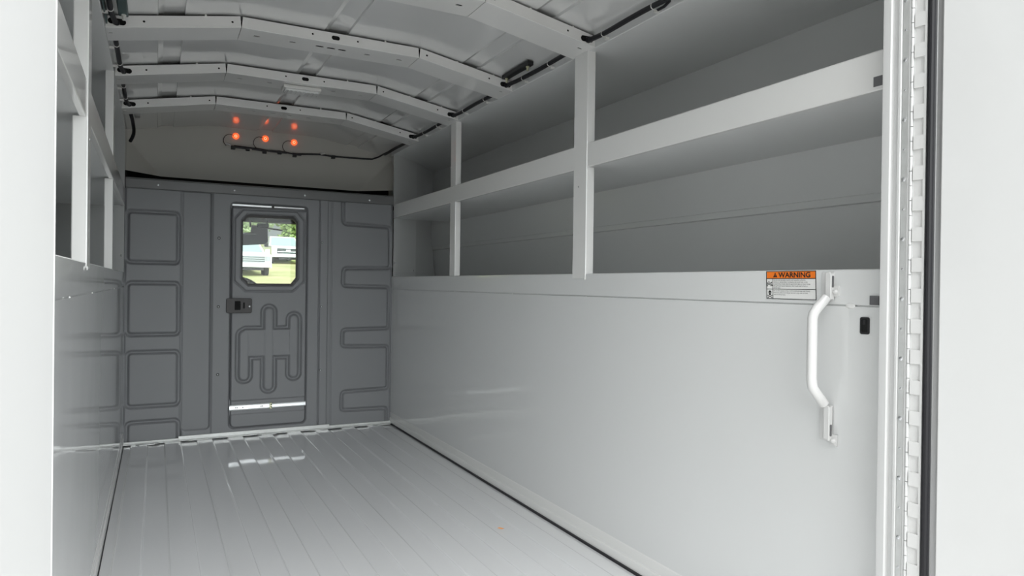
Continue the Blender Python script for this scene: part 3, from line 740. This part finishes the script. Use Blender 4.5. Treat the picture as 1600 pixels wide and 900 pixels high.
VP = lambda px, py: (.5273+(px-380)*.00419, 1.184-(py-355)*.0042)
MB().prism([VP(*q) for q in ((374, 364), (391, 363), (393, 351), (415, 352), (418, 355), (419, 376), (417, 380), (412, 382), (374, 385))], lambda p, t: (p[0], t, p[1]), 5.06, 5.08).build('sun_visor', VISOR, cb, bevel=.006)
MB().tube([VP(370, 365.5)[:1]+(5.055,)+VP(370, 365.5)[1:], VP(400, 365.5)[:1]+(5.055,)+VP(400, 365.5)[1:]], .003, 6).build('visor_rim', CHROME, cb)
mr = MB().prism(rrect(.612, .690, 1.186, 1.214, .010), lambda p, t: (p[0], t, p[1]), 5.02, 5.05).tube([(.68, 5.04, 1.21), (.68, 5.12, 1.262)], .007, 8).build('mirror', BLACK, cb, bevel=.004)
MB().tube([(.63, 5.10, 1.190), (.70, 5.12, 1.188), (.80, 5.16, 1.180)], .006, 8).build('trim_bar', CHROME, cb)
MB().tube([(.575, 5.10, 1.262), (.575, 5.08, 1.19)], .007, 8).build('visor_stem', BLACK, cb)
# steering wheel rim and hub
MB().tube([(.475+.19*math.cos(a), 5.02-.10*math.sin(a), .635+.195*math.sin(a)) for a in np.linspace(0, 2*math.pi, 41)], .014, 10, caps=False).tube([(.30, 5.02, .635), (.475, 5.05, .60), (.65, 5.02, .635)], .016, 8).build('steering_wheel', DASH, cb)
# ---- parked trucks
def rot(p, c, a): return (c[0]+p[0]*math.cos(a)-p[1]*math.sin(a), c[1]+p[0]*math.sin(a)+p[1]*math.cos(a), c[2]+p[2])
def pickup(c, a, label, dark):
    e = empty('pickup_truck', c); tag(e, label, 'truck', 'parked white trucks')
    R_ = lambda p: rot(p, c, a)
    W2 = 1.0
    bod = [(0, .45), (-.02, .95), (.05, 1.10), (.25, 1.18), (1.25, 1.25), (1.95, 1.85), (2.3, 1.92), (3.4, 1.90), (3.75, 1.3), (5.6, 1.3), (5.6, .5)]
    # narrower glasshouse: two lofted half sections
    vs = []; fs = []
    for xo in (-1, -.93, .93, 1):
        for (y, z) in bod:
            k = 1.0 if z < 1.2 else 1-.20*(z-1.2)/.7
            zz = z-(.03 if abs(xo) == 1 else 0)
            vs.append(R_((xo*W2*k, y, zz)))
    n = len(bod)
    for i in range(3):
        for j in range(n): fs.append((i*n+j, i*n+(j+1) % n, (i+1)*n+(j+1) % n, (i+1)*n+j))
    fs += [tuple(range(n)), tuple(range(3*n, 4*n))]
    MB().add(vs, fs).build('body', TRUCKW, e, sharp=40)
    q = lambda x, y, z: R_((x, y, z))
    MB().add([q(-.86, 1.28, 1.29), q(.86, 1.28, 1.29), q(.72, 1.90, 1.83), q(-.72, 1.90, 1.83), q(-.86, 1.25, 1.27), q(.86, 1.25, 1.27), q(.72, 1.87, 1.83), q(-.72, 1.87, 1.83)],
             [(0, 1, 2, 3), (4, 5, 6, 7), (0, 1, 5, 4), (1, 2, 6, 5), (2, 3, 7, 6), (3, 0, 4, 7)]).build('windscreen', TGLASS, e)
    def qb(x0, x1, y0, y1, z0, z1, nm_, ma, par=e):
        mb_ = MB(); mb_.box(x0, x1, y0, y1, z0, z1); mb_.v = [R_(v) for v in mb_.v]; return mb_.build(nm_, ma, par, bevel=.01)
    g = qb(-.68, .68, -.06, .02, .68, 1.02, 'grille', GRILLE if dark else SILV)
    for zz in ((.80,) if dark else (.75, .85, .95)): qb(-.66, .66, -.075, -.05, zz-.015, zz+.02, 'grille_bar', CHROME if dark else GRILLE, g)
    if dark: qb(-.14, .14, -.09, -.06, .80, .92, 'badge', CHROME, g)
    for s_ in (-1, 1):
        qb(s_*.70 if s_ > 0 else -.96, .96 if s_ > 0 else -.70, -.05, .05, .76, 1.02, 'headlight', CHROME if dark else SILV)
        qb(s_*1.02 if s_ > 0 else -1.24, 1.24 if s_ > 0 else -1.02, 1.35, 1.45, 1.15, 1.42, 'side_mirror', TYRE if dark else TRUCKW)
        for yy in (.85, 4.6):
            mb_ = MB(); mb_.tube([(s_*.78, yy, .38), (s_*.99, yy, .38)], .40, 20); mb_.v = [R_(v) for v in mb_.v]; mb_.build('wheel', TYRE, e)
    qb(-.98, .98, -.16, .0, .46, .64, 'bumper', CHROME if dark else TRUCKW)
    qb(-.60, .60, -.10, .0, .30, .45, 'air_dam', TYRE)
pickup((4.10, 36, gz(36)), .10, 'white pickup parked nearer the door window, pale grille, left of the other', False)
pickup((7.50, 46, gz(46)), .02, 'white pickup parked farther up the field with a dark grille', True)
# ---- trees behind
def tree(x, y, h, rr, ma, label):
    z0 = gz(y)-.2
    e = empty('tree', (x, y, z0)); tag(e, label, 'tree', 'trees behind the parked trucks')
    MB().tube([(x, y, z0), (x+.1, y, z0+h*.4), (x-.05, y, z0+h*.75)], [.28, .2, .08], 8).build('trunk', BARK, e)
    N = 7000; rng = np.random.default_rng(int(x*31+y)); vs = []; fs = []
    cl = [(rng.normal(0, rr*.38), rng.normal(0, rr*.38), rng.uniform(-.45, .5)*h*.75) for _ in range(22)]
    for i in range(N):
        c = cl[rng.integers(len(cl))]; p = rng.normal(0, 1, 3); p *= rr*.36/np.linalg.norm(p)*rng.uniform(.5, 1)
        P_ = np.array([x+c[0], y+c[1], z0+h*.55+c[2]])+p; a = rng.normal(0, 1, 3); a /= np.linalg.norm(a); b = np.cross(a, rng.normal(0, 1, 3)); b /= np.linalg.norm(b)
        sz = .17; n0 = len(vs)
        vs += [tuple(P_+a*sz), tuple(P_+b*sz*.6), tuple(P_-a*sz), tuple(P_-b*sz*.6)]; fs.append((n0, n0+1, n0+2, n0+3))
    MB().add(vs, fs).build('foliage', ma, e, recalc=False)
tree(10.6, 58, 7.5, 3.2, LEAF, 'bushy green tree rising above the farther truck')
tree(14.5, 62, 9.5, 3.8, LEAF, 'tall green tree at the right edge of the window view')
tree(7.0, 70, 8.0, 3.0, LEAF2, 'pale green tree between the two parked trucks')
tree(-1.5, 76, 9.0, 4.0, LEAF2, 'pale green tree behind the nearer truck')
